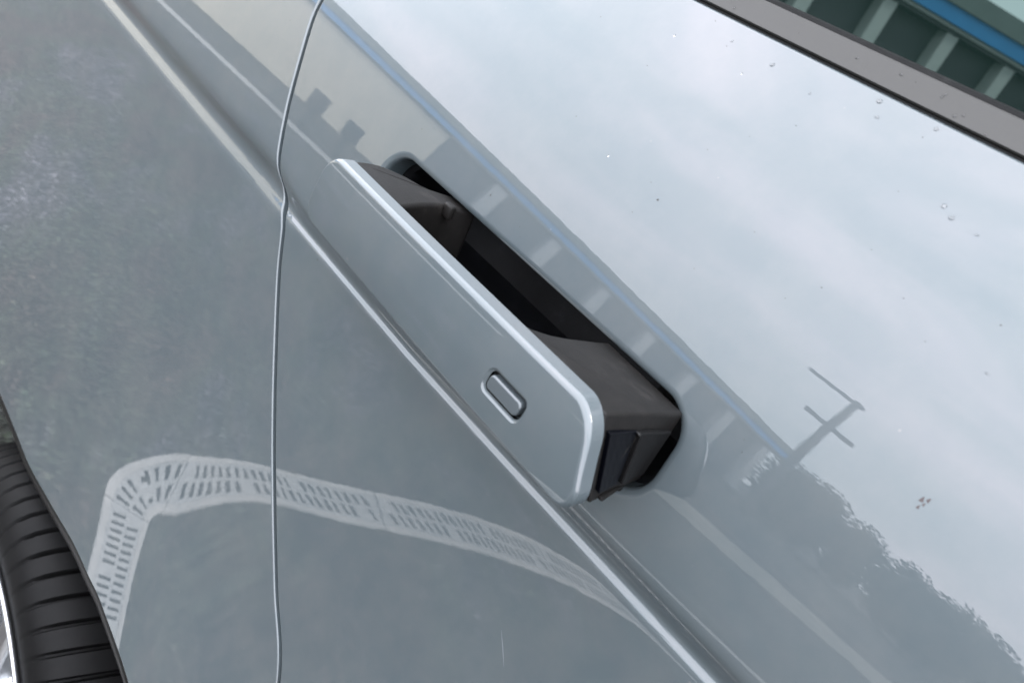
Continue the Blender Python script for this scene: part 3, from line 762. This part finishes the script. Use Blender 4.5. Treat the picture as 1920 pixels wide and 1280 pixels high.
def lay(nm, me, p, rot):
    o = link(nm, me, None, drain); o.location = p; o.rotation_euler = (0, 0, rot)
    if nm in ('grate', 'corner_grate'):
        so = o.modifiers.new('thickness', 'SOLIDIFY'); so.thickness = .003; so.offset = -1
    return o
for (dv, n) in ((DU, 8), (D2, 3)):
    rot = math.atan2(dv[1], dv[0]); nn = np.array([-dv[1], dv[0]])
    for i in range(n):
        c_ = dv * (RC_ + GLEN * (i + .5))
        lay('grate', gm, (*c_, .0045), rot); lay('channel_shade_slab', pm, (*c_, .0), rot)
        for sg in (-1, 1): lay('channel_edge', em, (*(c_ + nn * sg * (GW / 2 + EW / 2)), 0), rot)
rotc = math.atan2(DU[1], DU[0])
ac = (DU + D2) * RC_; a_u = math.atan2(-D2[1], -D2[0]); a_d = math.atan2(-DU[1], -DU[0])    # arc centre; from the long run to the short run
da = (a_d - a_u + math.pi) % (2 * math.pi) - math.pi
def sector(r0, r1, n=14, cut=.0): return [(ac[0] + r1 * math.cos(a_u + da * k / n), ac[1] + r1 * math.sin(a_u + da * k / n)) for k in range(n + 1)] + [(ac[0] + r0 * math.cos(a_u + da * k / n), ac[1] + r0 * math.sin(a_u + da * k / n)) for k in range(n, -1, -1)]
r_in, r_out = RC_ - GW / 2, RC_ + GW / 2
cpt = sector(r_in, r_out)
hole_list = []
for ring, (ra, rb) in enumerate(((r_in + .010, RC_ - .008), (RC_ + .008, r_out - .008))):
    m_ = 5 if ring == 0 else 8
    for k in range(m_):
        if ring == 0 and k == 2: continue
        if ring == 1 and k == 4: continue
        t0_ = a_u + da * (k + .28) / m_; t1_ = a_u + da * (k + .66) / m_
        hole_list.append([(ac[0] + r * math.cos(t), ac[1] + r * math.sin(t)) for r, t in ((ra, t0_), (rb, t0_), (rb, t1_), (ra, t1_))])
mid_a = a_u + da * .5
hole_list.append([(ac[0] + (r_in + .022) * math.cos(mid_a) + .008 * math.cos(t), ac[1] + (r_in + .022) * math.sin(mid_a) + .008 * math.sin(t)) for t in np.linspace(0, 6.283, 13)[:-1]])
hole_list.append([(ac[0] + (RC_ + .028) * math.cos(mid_a + .04) + x, ac[1] + (RC_ + .028) * math.sin(mid_a + .04) + y) for x, y in ((-.009, -.012), (.009, -.012), (.009, .012), (-.009, .012))])
def plate_with_holes(name, out, holes):
    pts, cons = [], []
    for L in [out] + holes:
        b = len(pts); pts += [Vector(p) for p in L]; cons += [(b + i, b + (i + 1) % len(L)) for i in range(len(L))]
    v2, e2, f2, *_ = delaunay_2d_cdt(pts, cons, [], 0, 1e-7)
    P = np.array([(p.x, p.y) for p in v2]); F = np.array(f2); C = P[F].mean(1); keep = inside(np.array(out), C)
    for h in holes: keep &= ~inside(np.array(h), C)
    return from_py(name, [(p[0], p[1], 0) for p in P], F[keep].tolist())
cm = plate_with_holes('corner_grate', cpt, hole_list); cm.materials.append(GRATE_M)
lay('corner_grate', cm, (0, 0, .0045), 0)
def slab(name, out, z0, z1, mat):
    bm = bmesh.new(); f = bm.faces.new([bm.verts.new((x, y, z0)) for x, y in out]); r = bmesh.ops.extrude_face_region(bm, geom=[f])
    bmesh.ops.translate(bm, verts=[g for g in r['geom'] if isinstance(g, bmesh.types.BMVert)], vec=(0, 0, z1 - z0)); bmesh.ops.recalc_face_normals(bm, faces=bm.faces)
    me = bpy.data.meshes.new(name); bm.to_mesh(me); bm.free(); me.materials.append(mat); return me
lay('corner_shade_slab', slab('corner_shade_slab', cpt, -.001, .0012, PIT_SHADE), (0, 0, 0), 0)
lay('corner_edge', slab('corner_edge', sector(r_out, r_out + EW), -.05, .006, CONCRETE), (0, 0, 0), 0)
lay('corner_edge', slab('corner_edge', sector(max(r_in - EW, .006), r_in), -.05, .006, CONCRETE), (0, 0, 0), 0)

# the long building
UF = np.array([.528, -.849]); WF = np.array([-.849, -.528])
P0 = np.array([-17.7, -20.2])
bang = math.atan2(UF[1], UF[0])
bld = thing('building', 'long low building with blue fascia, pale pillars and cream wall, mirrored in door and window', 'building', (P0[0], P0[1], GZ))
bld.rotation_euler = (0, 0, bang)
# local x along the facade; local y: +y is left of UF
ly = float(np.array([-UF[1], UF[0]]) @ WF)     # sign: which side is behind
B = -1 if ly < 0 else 1
def bbox(name, x0, x1, d0, d1, z0, z1, mat, parent=None):
    a, b = sorted((B * d0, B * d1)); return link(name, box_mesh(name, (x0, a, z0), (x1, b, z1)), mat, parent or bld)
SP = 3.0
x_split = -.9 * SP; x_end = 6.35 * SP; x_beg = -30
bbox('cream_wall', x_beg, x_split, .0, .4, 0, 4.55, CREAM)
bbox('back_block', x_split + .01, x_end, 1.2, 9, 0, 4.5, SHUTTER)
bbox('blue_fascia', x_beg - .2, x_end + .3, -.35, 8, 4.75, 5.25, BLUE)
bbox('roof_edge', x_beg - .3, x_end + .4, -.45, 8.2, 5.253, 5.85, ROOF_EDGE)
bbox('lintel', x_split, x_end, -.05, .6, 4.5, 4.747, SHUTTER)
bbox('ledge', x_split, x_end, -.2, -.06, 4.62, 4.74, PILLAR_M)
pmx = box_mesh('pillar', (-.28, min(0, B * .6), 0), (.28, max(0, B * .6), 4.497)); pmx.materials.append(PILLAR_M)
shx = box_mesh('shutter', (-1.2, min(B * .62, B * .7), 0), (1.2, max(B * .62, B * .7), 4.49)); shx.materials.append(SHUTTER)
for i in range(0, 7):
    o = link('pillar', pmx, None, bld); o.location = (i * SP, 0, 0)
for i in range(-1, 6):
    o = link('shutter', shx, None, bld); o.location = ((i + .5) * SP, 0, 0)

# two bollards
def bollard_parts(root):
    link('post', lathe('post', [(.05, 0), (.05, .62), (.04, .63)], 16, 'z'), FAR_DARK, root)
    link('head', box_mesh('head', (-.13, -.11, .58), (.13, .11, 1.02), .02), FAR_DARK, root)
b1 = thing('bollard', 'dark bollard with boxy head mirrored left of the door gap', 'bollard', (-9.75, -6.65, GZ), 'dark bollards mirrored beside the door gap'); bollard_parts(b1)
b2 = b1.copy(); COL.objects.link(b2); b2.location = (-9.6, -7.35, GZ); b2['label'] = 'dark bollard with boxy head mirrored right of the door gap'
for ch in list(b1.children):
    c = ch.copy(); COL.objects.link(c); c.parent = b2

# utility pole with cross arms
pole = thing('utility_pole', 'dark pole with cross arms mirrored against the sky in the upper door', 'pole', (-3.95, -19.6, GZ))
link('pole', lathe('pole', [(.17, 0), (.12, 8.6), (.0, 8.62)], 14, 'z'), FAR_DARK, pole)
link('cross_arm', box_mesh('cross_arm', (-.75, -.08, 5.95), (.75, .08, 6.2)), FAR_DARK, pole)
link('cross_arm', box_mesh('cross_arm', (-1.5, -.08, 8.3), (.2, .08, 8.5)), FAR_DARK, pole)

# tree belt beyond: many leaf faces on a line of crowns
tv, tf = [], []
r2 = np.random.default_rng(3)
for i in range(30):
    cx_ = -6.5 + i * 1.05 + r2.normal() * .3; cy_ = -30 + r2.normal() * 1.5; h = 3.9 + r2.random() * .9
    n = 2600
    for _ in range(n):
        d = r2.normal(size=3); d /= np.linalg.norm(d); rr = r2.random() ** .4
        p = np.array([cx_, cy_, GZ + h * .52]) + d * rr * np.array([1.2, 1.2, h * .52])
        a = r2.normal(size=3); a /= np.linalg.norm(a); b = np.cross(a, r2.normal(size=3)); b /= np.linalg.norm(b); s = .06 + .08 * r2.random()
        if _ < 260: p = np.array([cx_, cy_, GZ + h * .5]) + d * rr * np.array([.9, .9, h * .42]); s = .34
        k = len(tv); tv += [p - a * s, p + b * s * .6, p + a * s, p - b * s * .6]; tf.append((k, k + 1, k + 2, k + 3))
hedge = link('hedge_foliage', from_py('hedge_foliage', tv, tf), LEAF); hedge['kind'] = 'stuff'
hedge['label'] = 'ragged dark tree belt mirrored below the sky in the door'
